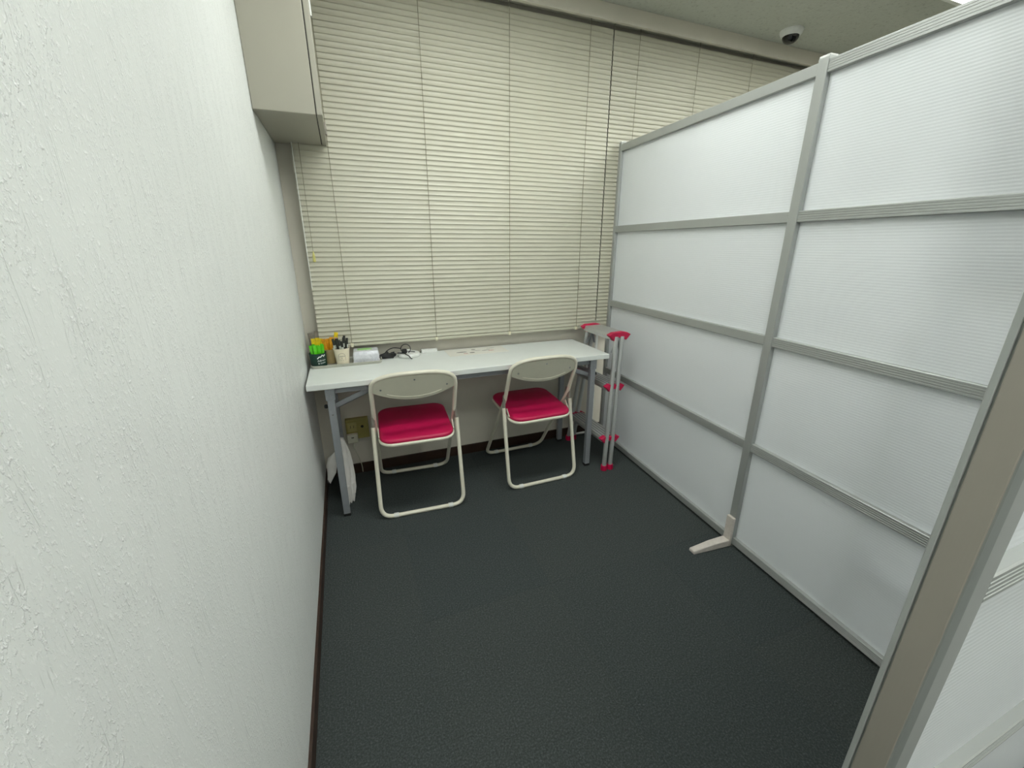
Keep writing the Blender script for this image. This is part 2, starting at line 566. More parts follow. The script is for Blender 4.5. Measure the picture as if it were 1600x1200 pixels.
b3 = blind(3.366, 5.0, (3.52, 3.96, 4.41, 4.84), 'cream venetian blind mostly hidden behind the partition top')
# pull cords with a yellowed tassel at the left end of the first blind
x = 0.105 - (0.067 + 1.716) / 2
MB().tube([(x, -.020, ZT - ZB), (x - .004, -.022, 0.9), (x - .006, -.023, 0.47)], 0.0013, 6).build('pull_cord', 'cord', b1)
MB().lathe([(.002, 0), (.007, .003), (.006, .03), (.0025, .05)], (x - .006, -.023, 0.425), 10).build('cord_tassel', 'tag', b1, True)
MB().tube([(x - .03, -.020, ZT - ZB), (x - .032, -.026, 0.6), (x - .034, -.028, 0.30)], 0.0016, 6).build('tilt_wand', 'white_plastic', b1)

# ================================================================== WALL CABINET
cb = thing('wall_cabinet', 'beige steel wall cabinet hung high beside the blinds', 'cabinet', (0, -0.2853, 1.715))
y0, y1 = -0.2595, 0.2595
H = 0.70
k = MB(); k.box(0.0005, 0.1955, y0, y1, 0, H)
k.build('body', 'cab', cb, bevel=.0025)
MB().box(0.190, 0.199, y0 + .002, y1 - .004, 0.004, H - .004).build('door_gap_shade', 'dark', cb)  # dark filler painting the shade in the gap behind the door
dr = MB().box(0.1985, 0.2175, y0, y1, 0, H).build('door', 'cab', cb, bevel=.003)
MB().box(0.2175, 0.226, y1 - .075, y1 - .055, 0.035, 0.085).build('latch', 'hinge', dr, bevel=.002)
MB().box(0.2175, 0.2225, y0 + .03, y0 + .045, 0.30, 0.36).build('hinge_cover', 'white_plastic', dr, bevel=.001)

# ================================================================== PARTITION SCREENS
Z_RAILS = [(0.012, 0.0456), (0.4706, 0.5076), (0.915, 0.952), (1.357, 1.394), (1.795, 1.832)]
def rail_profile(z0, z1, depth, grooves):
    h = z1 - z0
    p = [(0.0, z0 + .002)]
    for q in ((.22, .40, .60, .78) if grooves else ()):
        zc = z0 + h * q
        p += [(0.0, zc - .0016), (.0009, zc - .0010), (.0009, zc + .0010), (0.0, zc + .0016)]
    p += [(0.0, z1 - .002), (0.002, z1), (depth - .002, z1), (depth, z1 - .002), (depth, z0 + .002), (depth - .002, z0), (.002, z0)]
    return p
DEP = 0.032
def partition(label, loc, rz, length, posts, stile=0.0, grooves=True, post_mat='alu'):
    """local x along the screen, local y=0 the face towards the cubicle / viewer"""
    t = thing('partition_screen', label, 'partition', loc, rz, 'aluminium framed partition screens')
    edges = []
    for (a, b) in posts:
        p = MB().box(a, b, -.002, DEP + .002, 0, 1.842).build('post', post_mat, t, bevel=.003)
        MB().box(a + .001, b - .001, 0, DEP, 1.842, 1.847).build('post_cap', 'white_plastic', p, bevel=.001)
    xa = posts[0][1]; xb = posts[-1][0] if len(posts) > 1 else length
    if stile:
        for s0, s1 in ((xa, xa + stile), (xb - stile, xb)):
            MB().box(s0, s1, 0.0, DEP, 0.004, 1.832).build('stile', 'alu', t, bevel=.002)
        xa += stile; xb -= stile
    for z0, z1 in Z_RAILS:
        MB().prism(rail_profile(z0, z1, DEP, grooves), 'x', xa - .001, xb + .001).build('rail', 'alu', t)
    for (l, u) in zip(Z_RAILS[:-1], Z_RAILS[1:]):
        # pane with slim glazing beads
        MB().box(xa, xb, 0.0155, 0.0195, l[1] - .003, u[0] + .003).build('pane', 'frost', t)
    return t
SL = 0.0703
P0 = 1.7931
ang = math.atan2(-1, -SL)
nl = math.hypot(1, SL)
def ppos(y):
    return (P0 + SL * y, y, 0)
YF, YM0, YM1, YN = -0.072, -1.254, -1.290, -2.47
lenA = (YF - YM1) * nl
pa = partition('far aluminium partition screen with four frosted panes ending at the blinds', ppos(YF), ang, lenA,
               [(0.0, 0.026), ((YF - YM0) * nl, (YF - YM1) * nl)], grooves=False)
# L-shaped foot at the joint of the two long screens
xm = (YF - (YM0 + YM1) / 2) * nl
ft = MB()
ft.box(xm - .019, xm + .019, -.016, -.002, 0.0, 0.145)
ft.build('foot_bracket', 'foot', pa, bevel=.003)
f2 = MB()
f2.loft([[(xm - .019, -.015, 0), (xm + .019, -.015, 0), (xm + .019, -.015, .034), (xm - .019, -.015, .034)],
         [(xm - .019, -.10, 0), (xm + .019, -.10, 0), (xm + .017, -.10, .030), (xm - .017, -.10, .030)],
         [(xm - .017, -.20, 0), (xm + .017, -.20, 0), (xm + .014, -.20, .016), (xm - .014, -.20, .016)]])
f2.build('foot', 'foot', pa, bevel=.004, seg=3)
pb = partition('long frosted partition screen between the pale foot and the near post', ppos(YM1 - .0008), ang, (YM1 - YN) * nl,
               [(-.0006, 0.0), ((YM1 - YN) * nl - .036, (YM1 - YN) * nl)])
# near screen, square to the long ones, its end post close to the camera
pc = partition('nearest partition screen with painted beige reflection on its end post at the right edge', (0.7500, -2.224, 0), 0, 0.88,
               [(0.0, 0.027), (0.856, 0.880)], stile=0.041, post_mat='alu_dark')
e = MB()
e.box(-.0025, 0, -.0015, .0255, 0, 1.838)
e.build('reflection_strip', 'alu_reflection', pc, bevel=.001)  # strip added to carry the painted reflection on the post's side
MB().box(-.0030, 0, .0272, .0330, 0, 1.838).build('edge_bead', 'alu', pc, bevel=.001)

# board standing behind the long screen, showing dimly through its frosted panes
bd = thing('display_board', 'lilac-grey board on a stand, a dim shape behind the frosted panes', 'board', (1.708, -2.105, 0), -math.atan(0.0703))
MB().box(-.012, .012, -.38, .38, 1.19, 1.86).build('board', 'board', bd, bevel=.004)
for s_ in (-.36, .36):
    MB().bar((0, s_, 0.02), (0, s_, 1.2), .025, .025, (1, 0, 0)).build('leg', 'steel_grey', bd)
    MB().box(-.012, .22, s_ - .015, s_ + .015, 0, .022).build('foot', 'steel_grey', bd, bevel=.003)
MB().bar((0, -.36, .3), (0, .36, .3), .02, .02).build('crossbar', 'steel_grey', bd)

# ================================================================== FOLDING TABLE
TX0, TX1, TY0, TY1, TZ = 0.012, 1.569, -0.446, -0.012, 0.70
tb = thing('folding_table', 'long white folding table with grey steel legs under the blinds', 'table', ((TX0 + TX1) / 2, (TY0 + TY1) / 2, 0))
ox, oy = (TX0 + TX1) / 2, (TY0 + TY1) / 2
hw, hd = (TX1 - TX0) / 2, (TY1 - TY0) / 2
MB().box(-hw, hw, -hd, hd, TZ - .027, TZ).build('tabletop', 'table_top', tb, bevel=.003, seg=3)
for s_ in (-1, 1):
    MB().box(-hw + .10, hw - .10, s_ * (hd - .040) - .010, s_ * (hd - .040) + .010, TZ - .058, TZ - .027).build('apron_rail', 'steel_grey', tb, bevel=.002)
for sx in (-1, 1):
    lx = sx * 0.688
    for sy in (-1, 1):
        ly = sy * (hd - .030) if sy < 0 else sy * (hd - .045)
        lg = MB().box(lx - .0155, lx + .0155, ly - .013, ly + .013, 0.012, TZ - .027).build('leg', 'steel_grey', tb, bevel=.002)
        MB().box(lx - .017, lx + .017, ly - .0145, ly + .0145, 0, 0.014).build('rubber_foot', 'black', lg, bevel=.002)
        MB().box(lx - .020, lx + .020, ly - .0145, ly + .0145, TZ - .085, TZ - .0265).build('bracket', 'steel_grey', lg, bevel=.001)
        for zz in (TZ - .062, TZ - .155):
            MB().tube([(lx, ly - .0125, zz), (lx, ly - .0165, zz)], [.005, .0035], 8).build('screw', 'chrome', lg)
        if sy < 0:
            # folding stay: channel running up to the underside of the top
            a = Vector((lx - sx * .012, ly + .016, TZ - .125)); b = Vector((lx - sx * .24, ly + .016, TZ - .034))
            MB().bar(a, b, .004, .026, (0, 0, 1)).bar(a + Vector((0, .006, -.012)), b + Vector((0, .006, -.012)), .016, .003).build('stay', 'steel_grey', tb)
    yb = hd - .045
    MB().bar((lx, -hd + .030, TZ - .11), (lx, yb, TZ - .11), .018, .018).build('leg_crossbar', 'steel_grey', tb)
    MB().lathe([(.006, -.008), (.0085, -.006), (.0085, .006), (.006, .008)], (lx + sx * .023, -hd + .03, TZ - .115), 10).build('lock_lever', 'black', tb)

# ================================================================== FOLDING CHAIRS
def make_chair(label, loc, rz):
    """front faces local +y; origin on the floor under the seat"""
    t = thing('folding_chair', label, 'chair', loc, rz, 'ivory folding chairs at the table')
    R = 0.0102
    HW = 0.192
    yb, zb_ = -0.205, 0.742       # top of the back hoop
    yh, zh = -0.125, 0.500        # hinge
    yf = 0.215                    # front feet
    # back hoop + front legs: one continuous pipe, hoop arched at the top
    hoop = []
    for k in range(15):
        a = math.pi * (1 - k / 14)
        ex = math.copysign(abs(math.cos(a)) ** 0.74, math.cos(a)); ez = abs(math.sin(a)) ** 0.74
        zz = 0.660 + 0.078 * ez
        hoop.append((HW * ex, yb + .012 - (zz - .665) * .25 - .020 * (1 - abs(ex) ** 2), zz))
    path = [Vector((-HW, yh, zh))] + [Vector(p) for p in hoop] + [Vector((HW, yh, zh))]
    MB().tube(fillet(path[:2], 0) + path[2:-1] + [path[-1]], R, 10).build('back_hoop', 'ivory', t, True)
    fpath = fillet([(-HW, yh, zh), (-HW, yf, R), (HW, yf, R), (HW, yh, zh)], 0.065, 7)
    MB().tube(fpath, R, 10).build('front_leg_frame', 'ivory', t, True)
    RW = 0.206
    rpath = fillet([(-RW + .004, -.130, .455), (-RW, -.222, R), (RW, -.222, R), (RW - .004, -.130, .455)], 0.06, 7)
    MB().tube(rpath, R, 10).build('rear_leg_frame', 'ivory', t, True)
    # glides on both floor tubes
    for yy, ww in ((-.222, RW), (yf, HW)):
        for s_ in (-1, 1):
            MB().tube([(s_ * (ww - .082), yy, R + .0008), (s_ * (ww - .062), yy, R + .0008), (s_ * (ww - .058), yy, R + .0008)],
                      [R + .0024, R + .0024, R + .001], 10).build('glide', 'glide', t, True)
    # hinge sleeves and links
    for s_ in (-1, 1):
        MB().tube([(s_ * (HW + .006), yh - .002, zh + .012), (s_ * (HW + .010), yh - .006, zh - .075)], .0088, 8).build('sleeve', 'hinge', t, True)
        MB().prism(rrect(yh + .012, zh - .010, .030, .060, .012, 4), 'x', s_ * (HW + .001) - .0025, s_ * (HW + .001) + .0025).build('hinge_plate', 'hinge', t)
        MB().bar((s_ * (HW - .012), yh + .010, zh - .06), (s_ * (HW - .012), -.150, .405), .004, .016, (0, 1, 0)).build('link', 'ivory', t)
    # seat: white rim tube under a rounded cushion, sloping slightly to the back
    sy0, sy1 = -0.212, 0.158
    def zs(y):
        return 0.388 + (y - sy0) / (sy1 - sy0) * 0.026
    SWH = 0.174
    out = rrect(0, (sy0 + sy1) / 2, SWH * 2, sy1 - sy0, .062, 7)
    rim = [(x_, y_, zs(y_)) for x_, y_ in out]
    MB().tube(rim, 0.0092, 8, True).build('seat_rim', 'ivory', t, True)
    MB().loft([[(x_ * .985, y_, zs(y_) - .004) for x_, y_ in out], [(x_ * .985, y_, zs(y_) + .002) for x_, y_ in out]]).build('seat_pan', 'ivory_plastic', t)
    def ringo(sc, dz):
        cy = (sy0 + sy1) / 2
        return [(x_ * sc, cy + (y_ - cy) * sc, zs(cy + (y_ - cy) * sc) + dz) for x_, y_ in out]
    MB().loft([ringo(1.0, .005), ringo(1.018, .010), ringo(1.018, .018), ringo(1.0, .0235), ringo(.95, .0265), ringo(.6, .028), ringo(.2, .0285)]).build('seat_cushion', 'magenta', t, True)
    # backrest: crescent plastic shell filling the hoop, cushion on the front
    def yback(z, x_):
        return yb + .012 - (z - .665) * .25 - .020 * (1 - min(1, abs(x_) / HW) ** 2)
    N = 24
    upper, lower = [], []
    for k_ in range(N + 1):
        x_ = -HW + .006 + (2 * HW - .012) * k_ / N
        q = min(1, abs(x_) / HW)
        zt = 0.660 + 0.078 * (1 - q ** (2 / .74)) ** (.74 / 2) if q < 1 else .660
        zl = 0.650 - 0.046 * (1 - q ** 2.0)
        upper.append((x_, max(zt - .004, zl + .004))); lower.append((x_, zl))
    def shell(y_off0, y_off1, shrink, name, mat):
        mb = MB(); rings = []
        poly = [(x_, z_ + shrink) for x_, z_ in lower] + [(x_, z_ - shrink * .2) for x_, z_ in reversed(upper)]
        if shrink:
            poly = [(x_ * .96, z_) for x_, z_ in poly]
        A = [(x_, yback(z_, x_) + y_off0, z_) for x_, z_ in poly]
        B = [(x_, yback(z_, x_) + y_off1, z_) for x_, z_ in poly]
        n_ = N + 1
        vs = A + B; o_ = len(A); fs = []
        for k_ in range(N):
            fs.append((k_, k_ + 1, o_ - 2 - k_, o_ - 1 - k_))
            fs.append((o_ + k_, o_ + o_ - 1 - k_, o_ + o_ - 2 - k_, o_ + k_ + 1))
        for k_ in range(o_):
            k2 = (k_ + 1) % o_
            fs.append((k_, o_ + k_, o_ + k2, k2))
        mb.add(vs, fs)
        return mb.build(name, mat, t, True)
    bs = shell(-.004, .004, 0, 'backrest_shell', 'ivory_plastic')
    shell(.004, .020, .008, 'backrest_cushion', 'magenta')
    # pressed rib and screws on the shell
    rib = []
    for k_ in range(17):
        x_ = -.125 + .25 * k_ / 16
        zl = 0.650 - 0.046 * (1 - (abs(x_) / HW) ** 2) + .014
        rib.append((x_, yback(zl, x_) - .0035, zl))
    MB().tube(rib, .0028, 6).build('rib', 'ivory', bs, True)
    for x_, z_ in ((0, .705), (-.150, .662), (.150, .662)):
        yy = yback(z_, x_) - .004
        MB().tube([(x_, yy + .001, z_), (x_, yy - .0022, z_)], [.0055, .004], 8).build('screw', 'chrome', bs, True)
    return t
make_chair('ivory folding chair with magenta seat, nearer the wallpapered wall', (0.477, -0.312, 0), math.radians(-3.0))
make_chair('ivory folding chair with magenta seat, beside the folded stepladder', (1.138, -0.288, 0), math.radians(1.0))

# ================================================================== FOLDED STEPLADDER
ld = thing('stepladder', 'folded aluminium stepladder with magenta end caps beside the table', 'stepladder', (1.57, -0.288, 0))
def lrail(xb, xt, sgn, name='rail'):
    # flared rail; sgn -1 near, +1 far; oval extrusion
    a = Vector((xb, sgn * .220, .02)); b = Vector((xt, sgn * .150, .795))
    o = MB().tube([a, b], .0165, 12, flat=.8).build(name, 'alu_bright', ld, True)
    MB().tube([a + Vector((0, 0, -.020)), a + Vector((0, 0, -.012)), a + Vector((0, 0, .012))], [.0195, .0205, .018], 12).build('rubber_foot', 'magenta_plastic', o, True)
    return o
for s_ in (-1, 1):
    lrail(-.024, .040, s_)
    lrail(.018, .078, s_)
def rail_y(z):
    return .220 - .070 * (z - .02) / .775
def rail_x(z):
    return (-.003 + .062 * (z - .02) / .775)
def lcap(z, sy, big=1.0, top=False):
    """diamond-ended magenta cap round the two rails"""
    x0 = rail_x(z); y_ = sy * rail_y(z)
    poly = [(x0 - .066 * big, z + .004), (x0 - .040 * big, z + .017), (x0 + .02, z + .020 if top else z + .012), (x0 + .045 * big, z + .014), (x0 + .066 * big, z + .002),
            (x0 + .040 * big, z - .030), (x0 + .018, z - .014), (x0 - .012, z - .014), (x0 - .030 * big, z - .034)]
    MB().prism(poly, 'y', y_ - sy * .022, y_ + sy * .009).build('end_cap', 'magenta_plastic', ld, bevel=.004, seg=3)
for z, wd in ((.802, .058), (.508, .050), (.196, .050)):
    x0 = rail_x(z); yy = rail_y(z) - .008
    top = z > .7
    pr = [(x0 - wd, z - .006), (x0 - wd + .006, z + .010), (x0 + wd - .006, z + .012), (x0 + wd, z - .004), (x0 + wd - .004, z - .020), (x0 + wd - .008, z - .020), (x0 + wd - .010, z + .004), (x0 - wd + .010, z + .003), (x0 - wd + .008, z - .022), (x0 - wd + .002, z - .022)]
    st = MB().prism(pr, 'y', -yy, yy).build('top_plate' if top else 'step', 'alu_bright', ld)
    if not top:
        for q in (-.6, -.2, .2, .6):
            MB().box(x0 + q * wd - .004, x0 + q * wd + .004, -yy + .01, yy - .01, z + .009, z + .0125).build('tread_strip', 'steel_grey', st)
    for s_ in (-1, 1):
        lcap(z, s_, 1.12 if top else 1.0, top)
# locking stays under the top plate at the far end
for s_ in (-1, 1):
    MB().bar((rail_x(.7) - .024, s_ * .135, .70), (rail_x(.7) + .012, s_ * .130, .775), .004, .014, (0, 1, 0)).bar((rail_x(.7) + .03, s_ * .135, .70), (rail_x(.7) + .012, s_ * .130, .775), .004, .014, (0, 1, 0)).build('locking_stay', 'steel_grey', ld)

# ================================================================== CABLE DUCT, OUTLET
cd = thing('cable_duct', 'white plastic cable duct in the corner behind the stepladder', 'cable duct', (1.763, 0, 0))
MB().box(-.009, .009, -.0125, 0, 0.062, 0.735).build('duct_upright', 'white_plastic', cd, bevel=.002)
MB().tube(fillet([(0, -.024, .075), (-.002, -.024, .010), (-.03, -.022, .0085), (-.17, -.022, .0085)], .03, 5), .0075, 8).build('conduit_tail', 'white_plastic', cd, True)
ol = thing('wall_outlet', 'olive surface-mounted outlet box on the wall under the table', 'outlet', (0.195, 0, 0.29))
MB().box(-.061, .061, -.032, 0, -.060, .062).build('box', 'olive', ol, bevel=.003)
MB().box(-.052, -.004, -.0355, -.031, -.012, .044).build('socket', 'ivory_socket', ol, bevel=.0015)
for dx in (-.036, -.020):
    MB().box(dx - .0012, dx + .0012, -.0362, -.0350, .010, .026).build('slot', 'black', ol)
MB().tube([(.026, -.031, .012), (.026, -.038, .012)], [.009, .006], 10).build('jack', 'black', ol, True)
pg = thing('power_adapter', 'small white power adapter plugged into the olive outlet', 'adapter', (0.165, -0.036, 0.26))
MB().box(-.030, .028, -.030, .0, -.040, .012).build('body', 'ivory_plastic', pg, bevel=.004)
MB().box(-.008, .006, -.0308, -.0295, -.008, -.002).build('label_print', 'ink', pg)
MB().tube(fillet([(0, -.015, -.038), (.002, -.016, -.08), (.02, -.014, -.14), (.03, -.006, -.20), (.03, .012, -.248)], .03, 4), .0030, 6).build('lead', 'ivory_plastic', pg, True)

# ================================================================== CCTV DOME
cc = thing('security_camera', 'white dome security camera with smoked lens ball on the ceiling', 'security camera', (2.765, -0.262, CEIL))
MB().lathe([(.060, 0), (.060, -.006), (.057, -.016), (.050, -.026), (.046, -.030), (.040, -.030)], n=28).build('housing', 'white_plastic', cc, True)
prof = [(.043 * math.cos(a), -.028 - .038 * math.sin(a)) for a in [math.radians(90 * q / 8) for q in range(8)]] + [(.001, -.066)]
dm = MB().lathe(prof, n=24).build('dome', 'smoke', cc, True)
MB().tube([(-.014, -.020, -.050), (-.016, -.0235, -.0555), (-.017, -.025, -.0575)], [.011, .012, .008], 12).build('lens', 'smoke', dm, True)

# ================================================================== WHITE CLOTH BY THE TABLE LEG
cl = MB()
rings = []
path = [(.113, -.205, .325, .008, .010), (.112, -.210, .300, .017, .014), (.114, -.225, .25, .026, .020), (.116, -.245, .19, .032, .026), (.117, -.270, .13, .034, .030), (.119, -.285, .08, .032, .028), (.121, -.295, .045, .024, .022)]
nn = 32
for i, (cx, cy, cz, rx, ry) in enumerate(path):
    ring = []
    for k in range(nn):
        a = 2 * math.pi * k / nn
        fold = 1 + (.10 + .05 * i) * math.sin(5 * a + .5 * i) * .8 + .06 * math.sin(9 * a + 1.3 * i)
        dz = 0
        if i >= len(path) - 2:
            dz = -.030 * max(0, math.sin(2 * a - 1.9)) * (i - len(path) + 3) * .7
        ring.append((cx + rx * fold * math.cos(a) + random.uniform(-.0022, .0022), cy + ry * fold * math.sin(a) + random.uniform(-.003, .003), max(.001, cz + dz + random.uniform(-.004, .004))))
    rings.append(ring)
cl.loft(rings)
# left flap with a twisted tail
flap = [(.085, -.225, .255, .012, .006), (.062, -.225, .225, .028, .007), (.050, -.225, .19, .026, .008), (.046, -.228, .155, .022, .009), (.036, -.228, .125, .014, .007), (.026, -.230, .100, .008, .005)]
fr_ = []
for i, (cx, cy, cz, rx, ry) in enumerate(flap):
    fr_.append([(cx + rx * math.cos(2 * math.pi * k / 14), cy + ry * (1 + .5 * math.sin(6 * math.pi * k / 14 + i)) * math.sin(2 * math.pi * k / 14), cz + .012 * math.sin(4 * math.pi * k / 14)) for k in range(14)])
cl.loft(fr_)
# two pointed hems reaching the carpet
for hx, hy, sl in ((.112, -.315, -.004), (.136, -.290, .004)):
    hr = []
    for cz, rx, ry in ((.10, .016, .012), (.06, .014, .011), (.03, .010, .008), (.001, .004, .004)):
        hr.append([(hx + sl * cz * 20 * .1 + rx * math.cos(2 * math.pi * k / 10), hy + (.1 - cz) * -.15 + ry * (1 + .35 * math.sin(3 * 2 * math.pi * k / 10)) * math.sin(2 * math.pi * k / 10), cz) for k in range(10)])
    cl.loft(hr)
tag(cl.build('cloth', 'cloth', None, True), 'crumpled white cloth hanging down to the carpet behind the table leg', 'cloth')

# ================================================================== THINGS ON THE TABLE
# serving tray
TRX, TRY = 0.190, -0.108
tr = thing('serving_tray', 'pale grey serving tray holding the cups and the wet wipe pack', 'tray', (TRX, TRY, TZ))
outl = rrect(0, 0, .336, .142, .022, 5)
def ro(sc, z):
    return [(x_ * (1 + (sc - 1) * .42), y_ * sc, z) for x_, y_ in outl]
MB().loft([ro(.93, 0), ro(.95, .002), ro(1.0, .012), ro(1.03, .0135), ro(1.03, .0155), ro(.985, .0155), ro(.93, .006), ro(.4, .005)]).build('dish', 'tray', tr, True)
ZTR = TZ + .0066

def cup(name, label, x_, y_, r0, r1, h, mat, rim=None):
    t = thing(name, label, 'cup', (x_, y_, ZTR), 0)
    MB().lathe([(r0 * .9, 0), (r0, .001), (r1, h), (r1 + .0012, h), (r1 + .0012, h + .002), (r1 - .001, h + .002), (r0 - .002, .004), (.001, .004)], n=28).build('wall', mat, t, True)
    if rim:
        MB().tube([((r1 + .0004) * math.cos(a), (r1 + .0004) * math.sin(a), h) for a in [2 * math.pi * q / 28 for q in range(28)]], .0018, 6, True).build('rolled_rim', rim, t, True)
    return t
cA = cup('holder_cup', 'dark green cup with white mountain lettering, holding lime sachets', .056, -.136, .037, .039, .066, 'cup_green')
cB = cup('paper_cup', 'cream paper cup with arched print, holding dark sticks', .168, -.140, .0305, .039, .082, 'cup_cream', 'cup_cream')
cC = cup('kraft_cup', 'plain kraft paper cup behind, holding orange sachets', .114, -.090, .031, .038, .072, 'cup_kraft', 'cup_kraft')
cD = cup('back_cup', 'yellow-sachet cup hidden behind the dark green cup', .056, -.060, .030, .0345, .070, 'cup_kraft')
def wrap(me, parent, r, zc, ang0, mat, name, rz=0.0, tilt=0.0):
    """wrap a flat drawing (x,y) round a vertical cylinder"""
    bm = bmesh.new(); bm.from_mesh(me)
    bmesh.ops.triangulate(bm, faces=bm.faces)
    for v in bm.verts:
        x_, y_ = v.co.x, v.co.y
        x2 = x_ * math.cos(tilt) - y_ * math.sin(tilt); y2 = x_ * math.sin(tilt) + y_ * math.cos(tilt)
        a = ang0 + x2 / r
        rr = r + .0006 + rz * (y2)
        v.co = Vector((rr * math.cos(a), rr * math.sin(a), zc + y2))
    bm.to_mesh(me); bm.free()
    me.materials.clear()
    return link(name, me, mat, parent)
def strip_mesh(pts, wd):
    mb = MB()
    for a, b in zip(pts[:-1], pts[1:]):
        a = Vector((*a, 0)); b = Vector((*b, 0)); n_ = (b - a).normalized().cross(Vector((0, 0, 1))) * wd / 2
        q = 3
        for i in range(q):
            p0 = a.lerp(b, i / q); p1 = a.lerp(b, (i + 1) / q)
            mb.add([p0 - n_, p0 + n_, p1 + n_, p1 - n_], [(0, 1, 2, 3)])
    me = bpy.data.meshes.new('print'); me.from_pydata(mb.v, [], mb.f)
    return me
ANG = math.radians(-62)
wA = cA.children[0]
wrap(strip_mesh([(-.021, -.004), (-.010, .006), (-.006, .002), (.004, .013), (.010, .004), (.016, .012), (.020, .008)], .0042), wA, .0385, .048, ANG, 'white_ink', 'mountain_logo')
wrap(text_mesh('Adirona', .013), wA, .0384, .034, ANG, 'white_ink', 'lettering', 0, .06)
wrap(text_mesh('& cooler', .011), wA, .0383, .021, ANG, 'white_ink', 'lettering', 0, .06)
ANB = math.radians(-92)
arch = [(-.017, -.024)] + [(-.017 * math.cos(a), -.004 + .018 * math.sin(a)) for a in [math.pi * q / 10 for q in range(11)]] + [(.017, -.024), (-.017, -.024)]
wB = cB.children[0]
wrap(strip_mesh(arch, .0010), wB, .0349, .048, ANB, 'ink', 'arch_print', .105)
wrap(text_mesh('LUNCH', .0085), wB, .0352, .046, ANB, 'ink', 'lettering', .105)
wrap(text_mesh('the fresh', .0042), wB, .0352, .0555, ANB, 'ink', 'lettering', .105)
wrap(text_mesh('&', .007), wB, .0350, .037, ANB, 'ink', 'lettering', .105)
wrap(text_mesh('made with love', .0036), wB, .0349, .029, ANB, 'ink', 'lettering', .105)

def sachet(label, group, base, h, wd, th, mat, lean, rz, tip=None, print_=None):
    """flat packet: pillow-shaped body with crimped ends, standing in a cup"""
    t = thing('sachet', label, 'sachet', base, 0, group)
    t.rotation_euler = (lean[0], lean[1], rz)
    rings = []
    for q, sw, st in ((0, .98, .10), (.06, 1, .14), (.12, 1, .9), (.5, 1, 1), (.88, 1, .85), (.94, 1, .14), (1, .98, .10)):
        rings.append([(wd / 2 * sw * math.cos(a), th / 2 * st * math.sin(a) + 0, h * q) for a in [2 * math.pi * i / 12 for i in range(12)]])
    MB().loft(rings).build('packet', mat, t, True)
    if tip:
        MB().loft([[(wd / 2 * 1.03 * math.cos(a), th / 2 * 1.06 * math.sin(a), h * q) for a in [2 * math.pi * i / 12 for i in range(12)]] for q in (.60, .74)]).build('printed_band', tip, t, True)
    if print_:
        MB().tube([(0, -th / 2 - .0006, h * .80), (0, -th / 2 + .001, h * .80)], [wd * .28, wd * .30], 10).build('printed_spot', print_, t)
    return t
zc = ZTR + .006
for i, (dx, dy) in enumerate([(-.020, -.016), (-.006, -.024), (.009, -.022), (.021, -.012), (-.012, .002), (.004, -.004), (.018, .008)]):
    sachet('lime green sachet standing in the dark green cup', 'lime sachets in the green cup', (.056 + dx, -.136 + dy, zc), .102 + .003 * math.sin(i * 2.1), .016, .008, 'p_lime', (0.02 * math.sin(i), .06 * dx / .02), random.uniform(-.4, .4))
for i, (dx, h, wd) in enumerate([(-.016, .122, .019), (.004, .124, .021), (.020, .120, .016)]):
    sachet('yellow sachet standing behind the lime sachets', 'yellow sachets behind the green cup', (.056 + dx * .8, -.070, zc), h, wd, .007, 'p_yellow', (.06, .05 * dx / .02), random.uniform(-.2, .2))
for i, (dx, h, ly) in enumerate([(-.030, .144, -.10), (.0, .152, .02), (.030, .148, .12)]):
    sachet('grey sachet sticking up at the back beside the blind', 'grey sachets at the back', (.056 + dx * .6, -.050 + .004 * (i % 2), zc), h, .024, .007, 'p_grey', (-.05, ly), random.uniform(-.3, .3))
for i, (dx, dy, h, ly, pr) in enumerate([(-.012, -.012, .122, -.14, None), (.006, -.010, .128, .06, None), (.018, .006, .150, .16, 'p_pink'), (-.004, .010, .118, -.05, None)]):
    lab = 'tall yellow sachet with a pink spot in the kraft cup' if pr else 'orange sachet standing in the kraft cup'
    sachet(lab, None if pr else 'orange sachets in the kraft cup', (.114 + dx * .8, -.090 + dy, zc), h, .019, .007, 'p_yellow' if pr else 'p_orange', (.02, ly), random.uniform(-.3, .3), None, pr)
for i in range(11):
    a = 2 * math.pi * i / 8 + .3
    rr = .019 if i < 8 else .006
    sachet('slim black stick with a pale band standing in the cream cup' if i % 2 == 0 else 'plain slim black stick standing in the cream cup', 'black sticks in the cream cup', (.168 + rr * math.cos(a), -.140 + rr * math.sin(a), zc), .124 + .010 * math.sin(i * 1.7), .0125, .008, 'p_dark', (-.10 * math.sin(a), .13 * math.cos(a)), random.uniform(-.6, .6), 'p_tip' if i % 2 == 0 else None)

# wet wipe pack
wp = thing('wipe_pack', 'silvery white wet wipe pack with green print, lying on the tray', 'wipe pack', (.284, -.112, ZTR), math.radians(-2))
base = rrect(0, 0, .128, .098, .010, 3)
def wr(sx, sy, z, amp=0, dy=0):
    return [(x_ * sx, y_ * sy + dy, z + amp * math.sin(60 * x_ + 40 * y_)) for x_, y_ in base]
MB().loft([wr(.93, .90, 0), wr(1.0, .98, .006, .002), wr(1.02, 1.03, .020, .003), wr(1.01, 1.02, .036, .003), wr(.97, .99, .052, .002), wr(.93, .93, .0575, .001), wr(.4, .4, .059, 0)]).build('packet', 'film', wp, True)
pr_ = MB()
for i in range(8):
    hh = .030 * math.sqrt(max(.1, 1 - ((i - 3.5) / 4.6) ** 2))
    pr_.box(-.040 + i * .0090, -.0335 + i * .0090, .006 - hh * .75, .006 + hh * .75, .0575, .0600)
pr_.build('green_print', 'print_green', wp)
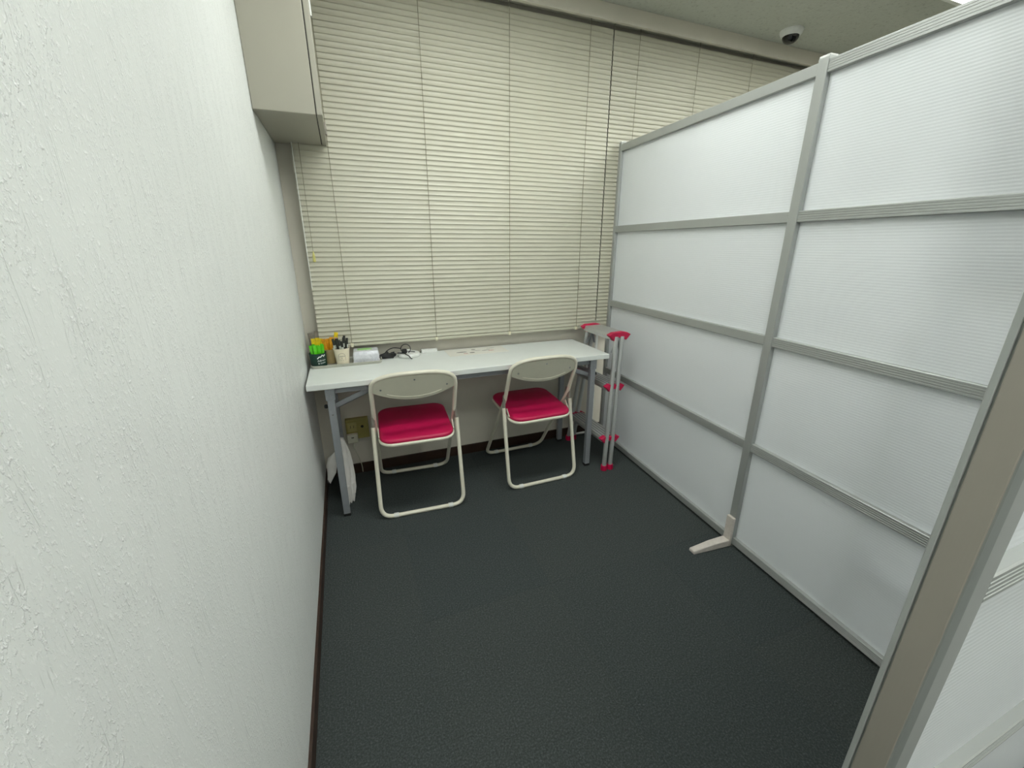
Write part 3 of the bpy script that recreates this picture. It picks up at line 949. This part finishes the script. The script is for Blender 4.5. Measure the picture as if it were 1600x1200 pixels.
for poly_ in ([(-.066, .004), (-.040, .001), (-.060, .020)], [(.066, .006), (.030, .002), (.060, .018)]):
    MB().prism(poly_, 'y', -.053, -.046).build('end_crimp', 'film', wp)

# round white hub, black cable, small white box, printed sheet
hb = thing('charging_puck', 'round white disc-shaped device under the black cable', 'device', (.508, -.080, TZ))
MB().lathe([(.052, 0), (.058, .002), (.060, .008), (.060, .014), (.057, .019), (.050, .021), (.01, .0215)], n=36).build('shell', 'white_plastic', hb, True)
MB().tube([(.034 * math.cos(a), .034 * math.sin(a), .0212) for a in [2 * math.pi * q / 30 for q in range(30)]], .0007, 5, True).build('ring_line', 'blot_grey', hb)
MB().box(-.022, .020, .040, .050, .0185, .027).build('white_connector', 'white_plastic', hb, bevel=.003)

cbk = thing('power_cable', 'bundled black cable coiled over the round white device', 'cable', (.425, -.094, TZ))
coil = []
for q in range(5):
    a0 = q * .004
    for i in range(16):
        a = 2 * math.pi * i / 16
        coil.append((-.034 + (.046 - .003 * q) * math.cos(a) + .003 * math.sin(q * 2), .006 + (.013 - .0015 * q) * math.sin(a), .0055 + .0042 * q + (.020 if math.cos(a) > .4 else 0) * .9 * max(0, math.cos(a) - .4) + .0015 * math.sin(3 * a + q)))
MB().tube(coil, .0034, 7).build('coil', 'black', cbk, True)
lp = [(.028, -.010, .028)]
for i in range(22):
    a = math.radians(-115 + 320 * i / 21)
    lp.append((.066 + .026 * math.cos(a), .006 + .003 * math.sin(a), .044 + .025 * math.sin(a)))
lp += [(.090, -.004, .030), (.112, -.012, .027)]
MB().tube(lp, .0022, 7).build('loop', 'black', cbk, True)
MB().tube(fillet([(-.055, .010, .012), (-.035, .022, .038), (.0, .028, .052), (.04, .02, .046)], .02, 5), .0026, 7).build('upper_strand', 'black', cbk, True)
MB().tube(fillet([(.02, -.006, .027), (.055, -.02, .029), (.058, -.045, .026), (.072, -.062, .022), (.080, -.072, .008), (.088, -.074, .0055)], .012, 4), .0028, 7).build('tail', 'black', cbk, True)
MB().box(.044, .070, -.016, .006, .0235, .046).build('plug', 'black', cbk, bevel=.004)
MB().tube([(-.070, .004, .016), (-.040, .012, .024), (-.028, .018, .032)], [.0075, .0085, .006], 8).build('connector', 'black', cbk, True)
MB().box(-.010, -.002, -.012, .022, .003, .030).build('cable_tie', 'black', cbk, bevel=.002)

wx = thing('adapter_box', 'small flat white box at the back edge of the table', 'box', (.627, -.032, TZ))
MB().box(-.044, .046, -.014, .014, 0, .020).build('case', 'white_plastic', wx, bevel=.003)
MB().tube(fillet([(-.044, 0, .006), (-.055, -.002, .0035), (-.062, .004, .0025), (-.066, .010, .0025)], .006, 4), .0022, 6).build('lead', 'ink', wx, True)

sh = thing('printed_sheet', 'printed paper sheet with small faded pictures lying on the table', 'paper', (.90, -.105, TZ))
MB().box(-.185, .165, -.075, .078, 0, .0006).build('sheet', 'paper', sh)
for n_, x_, y_, a, b, m_ in ((0, -.10, .000, .062, .020, 'blot_grey'), (1, -.085, -.035, .030, .016, 'blot_pink'), (2, -.045, -.028, .032, .017, 'blot_dark'), (3, -.020, .038, .026, .014, 'blot_dark'),
                             (4, .045, .000, .050, .012, 'blot_grey'), (5, .075, -.012, .036, .018, 'blot_pink'), (6, .085, .038, .050, .005, 'blot_dark'), (7, -.01, .012, .06, .006, 'blot_grey')):
    MB().prism([(x_ + a / 2 * math.cos(q), y_ + b / 2 * math.sin(q)) for q in [2 * math.pi * i / 14 for i in range(14)]], 'z', .0006, .0009).build('picture', m_, sh)
